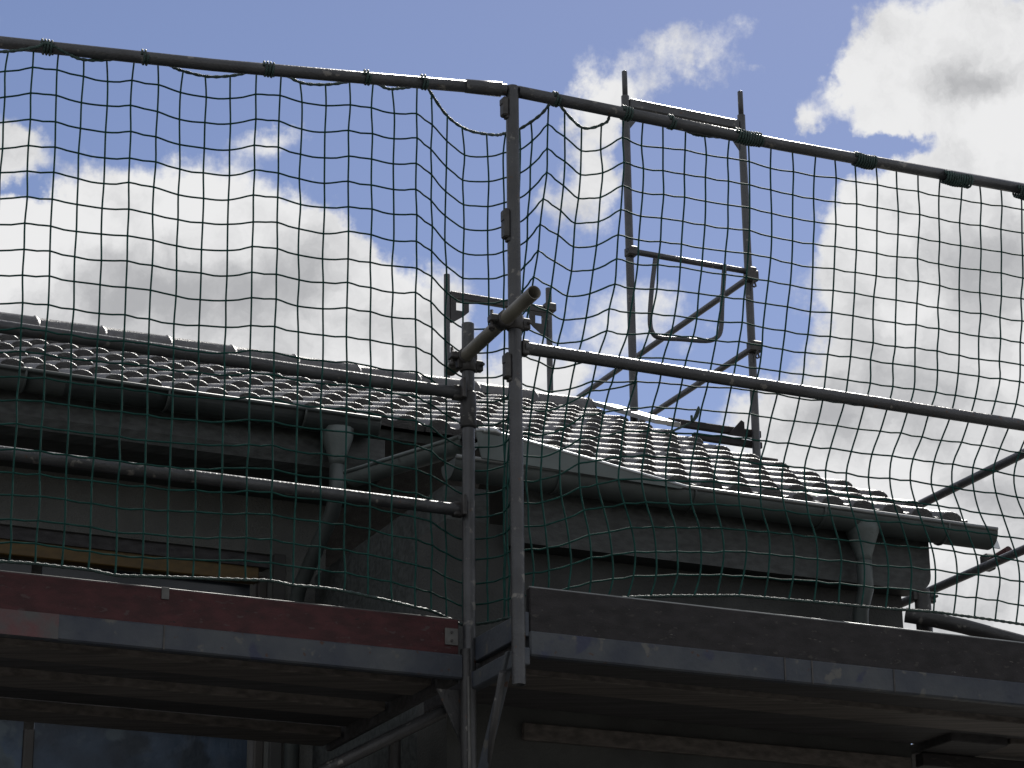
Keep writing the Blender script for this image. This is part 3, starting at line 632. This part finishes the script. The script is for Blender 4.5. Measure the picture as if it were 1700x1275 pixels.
# ================================================================== safety net
COLS = [(-38, 207), (3, 203), (48, 198), (90, 202), (132, 213), (174, 219.5), (216, 218), (258, 227), (298, 240), (339, 246), (381, 249), (422, 241), (462, 244),
        (499, 256), (539, 262), (579, 259), (617, 264), (653, 272), (691, 271), (716.5, 290), (740, 318), (769.6, 340), (810, 343), (837, 336.5), (863, 329), (882, 316),
        (908, 286), (937.6, 308), (964, 329.5), (999, 328), (1034, 308), (1067, 320), (1102, 322.5), (1137, 327), (1172, 334), (1209, 340), (1245, 345), (1281, 354),
        (1316, 361.5), (1352, 368), (1388, 372), (1422, 377), (1456, 383), (1491, 389), (1525, 394), (1560, 401), (1595, 407.5), (1629, 413), (1663, 418), (1698, 424), (1733, 430), (1768, 436)]
ROPE = [(-60, 70), (-20, 84), (19, 85), (60, 78), (78, 72), (110, 88), (138, 99), (182, 99), (215, 92), (240, 95), (275, 105), (298, 116), (345, 127), (390, 125), (425, 116), (447, 112),
        (470, 122), (503, 138), (549, 140), (590, 133), (608, 128), (640, 146), (662, 147), (690, 143), (703, 140), (711, 148), (742, 192), (777, 216), (821, 224), (839, 221),
        (863, 214), (898, 190), (921, 163), (931, 177), (967, 212), (1005, 204), (1014, 190), (1035, 190), (1075, 200), (1115, 206), (1150, 222), (1164, 225), (1200, 228), (1230, 226), (1290, 243),
        (1345, 254), (1430, 266), (1500, 281), (1575, 292), (1640, 305), (1700, 313), (1780, 326)]
BOT = [(-40, 931), (46, 934), (85, 940), (130, 943), (155, 947), (176, 954), (212, 956), (247, 957), (303, 959), (388, 962), (448, 964), (469, 970), (529, 975), (565, 980), (600, 987),
       (684, 1007), (723, 1016), (762, 1037), (800, 1036), (832, 1028), (885, 1019), (940, 1008), (991, 998), (1051, 991), (1130, 989), (1226, 989), (1350, 999), (1467, 1010), (1545, 1015), (1628, 1026), (1700, 1037), (1780, 1048)]
ipl = lambda x, t: float(np.interp(x, [a for a, _ in t], [b for _, b in t]))
FL = [v/733 for v in (0, 43, 85, 128, 172, 214, 257, 303, 346, 384, 425, 464, 505, 545, 584, 621, 662, 701, 733)]
FR = [v/644 for v in (0, 38, 76, 114, 152, 190, 228, 265, 301, 337, 373, 408, 443, 478, 512, 546, 580, 613, 644)]
FR17 = [v/640 for v in (0, 38, 76, 114, 152, 190, 221, 259, 298, 337, 375, 414, 452, 490, 529, 567, 606, 640)]
OFF = [(845, [(0, 0), (600, 0), (800, -12), (1300, -14)]), (908, [(286, 0), (467, -22), (569, -40), (650, -50), (760, -60), (870, -60), (960, -52), (1019, -56)]),
       (1067, [(320, 0), (401, -6), (478, -13), (550, -25), (595, -42), (632, -50), (680, -65), (740, -76), (800, -78), (850, -65), (900, -50), (960, -50), (990, -60)]),
       (1281, [(354, 0), (422, -1), (565, -15), (613, -22), (712, -40), (780, -56), (843, -54), (883, -43), (924, -42), (963, -47), (989, -54)]),
       (1556, [(400, 0), (641, -4), (704, -22), (775, -49), (810, -48), (858, -33), (914, -11), (960, -4), (1013, -10), (1060, -14)])]
def offx(x, y):
    if x <= 845: return min(0, x-720)*7.0e-5*(y-250)*(-1 if False else 1)
    vals = [(xx, ipl(y, t)) for xx, t in OFF]; return ipl(x, vals)
NOFF = [(-2000, N_L+.05), (690, N_L+.05), (738, N_L-.06), (800, N_L-.05), (850, N_L+.28), (905, N_R-.06), (3000, N_R-.06)]
def net_pt(x, y, dn=0): return on_n(x, y, ipl(x, NOFF)+dn)
net_origin = P(MR[0], N_R-.06, Z_TOP)
net = thing('safety_net', 'dark green square-mesh safety net hung from the top rails around the corner', 'safety net', net_origin)
nr = len(FL)
grid = []                                             # grid[c] = list of (x, y) from top to bottom
for ci, (x0, yr) in enumerate(COLS):
    fx = min(1, max(0, (x0-577)/(1281-577))); sp = 42.7*(1-fx)+38*fx
    ups = []; y = yr - sp
    while True:
        yt = ipl(x0, ROPE)
        if y < yt + 7: break
        ups.append(y); y -= sp
    colp = {}
    xt = x0 + offx(x0, ipl(x0, ROPE))
    colp['top'] = (xt + random.uniform(-3, 3), ipl(xt, ROPE))
    for k, yy in enumerate(ups): colp[-1-k] = (x0 + offx(x0, yy) + random.uniform(-2, 2), yy + random.uniform(-1.2, 1.2))
    tot = ipl(x0 + offx(x0, 1000), BOT) - yr
    for k in range(nr):
        if k == 9 and x0 > 1110: continue
        f = FL[k]*(1-fx)+FR[k]*fx
        if x0 > 940 and k > 4:
            g = min(1, (x0-940)/170); j_ = k if k < 9 else k-1; f = f*(1-g) + g*FR17[j_]
        yy = yr + f*tot; xx = x0 + offx(x0, yy)
        if k == nr-1: yy = ipl(xx, BOT)
        j = 0 if k == 0 else 1.5
        colp[k] = (xx + random.uniform(-j, j), yy + (random.uniform(-j, j) if k < nr-1 else 0))
    grid.append(colp)
mesh_mb = MB(); RS = .0037
for colp in grid:
    keys = sorted(k for k in colp if k != 'top'); pts = [net_pt(*colp['top'])] + [net_pt(*colp[k]) for k in keys]
    mesh_mb.sweep(spline(pts, 3), RS, 5, False)
kmin = min(min(k for k in c if k != 'top') for c in grid)
for k in range(kmin, nr-1):
    run = []
    for c in range(len(grid)+1):
        if c < len(grid) and k in grid[c]: run.append(net_pt(*grid[c][k]))
        else:
            if len(run) > 1: 
                # strings sag a touch between knots
                pts = []
                for a, b in zip(run, run[1:]): pts += [a, (a*.5+b*.5) - ZZ*random.uniform(.0, .005)]
                pts.append(run[-1]); mesh_mb.sweep(spline(pts, 2), RS, 5, False)
            run = []
for colp in grid:                                      # knots
    for k, q in colp.items():
        if k == 'top' or k == nr-1: continue
        p = net_pt(*q); r = .0068
        mesh_mb.add([p+UU*r, p+NN*r, p-UU*r, p-NN*r, p+ZZ*r, p-ZZ*r], [(0, 1, 4), (1, 2, 4), (2, 3, 4), (3, 0, 4), (1, 0, 5), (2, 1, 5), (3, 2, 5), (0, 3, 5)], True)
part('net_mesh', mesh_mb, 'net', net)
def twisted(pts, r):                                   # two-strand rope: bumpy radius
    pts = spline(pts, 10); return MB().sweep(pts, [r*(1+.22*math.sin(i*1.9)) for i in range(len(pts))], 7)
part('border_rope', twisted([net_pt(x, y, .035 if not 690 < x < 940 else 0) for x, y in ROPE], .006), 'rope', net, 'sagging top border rope')
part('border_rope', twisted([net_pt(*grid[c][nr-1]) for c in range(len(grid))], .0058), 'rope', net, 'bottom border rope')
# lashings round the top rail
for px, long in ((78, 1), (240, 0), (447, 1), (608, 0), (703, 0), (922, 0), (1040, 1), (1113, 0), (1240, 5), (1430, 4), (1580, 6), (1692, 4)):
    if px < 845:
        # point on left rail
        t_ = None; best = 1e9
        for s in np.linspace(0, 1, 400):
            p = tl0*(1-s)+tl1*s - ZZ*.012*(1-abs(2*s-.9)) ; v = p-CAM; x_ = 850+FPX*(v@RGT)/(v@FWD)
            if abs(x_-px) < best: best = abs(x_-px); t_ = p
        axis = (tl1-tl0)/np.linalg.norm(tl1-tl0)
    else:
        q = on_n(px, 200, N_R); t_ = P(unz(q)[0], N_R, Z_TOP-.002); axis = UU
    s_ = np.cross(axis, ZZ); s_ = s_/np.linalg.norm(s_); turns = 2+long*1.6; pts = []
    for i in range(int(turns*10)+1):
        a = 2*math.pi*i/10; pts.append(t_ + axis*(i/10-turns/2)*.012 + (s_*math.cos(a)+ZZ*math.sin(a))*(RT+.003+.002*math.sin(i*.7)))
    part('lashing', MB().sweep(pts, .0048, 6), 'rope', net)
# loose cord end knotted into the net below the mid rail
part('loose_cord', MB().sweep(spline([net_pt(1106, 720, .02), net_pt(1152, 698, .02), net_pt(1160, 676, .02), net_pt(1150, 700, .025), net_pt(1148, 690, .02)], 4), .005, 6), 'rope', net)

scene.cycles.max_bounces = 6; scene.cycles.diffuse_bounces = 3; scene.cycles.glossy_bounces = 3
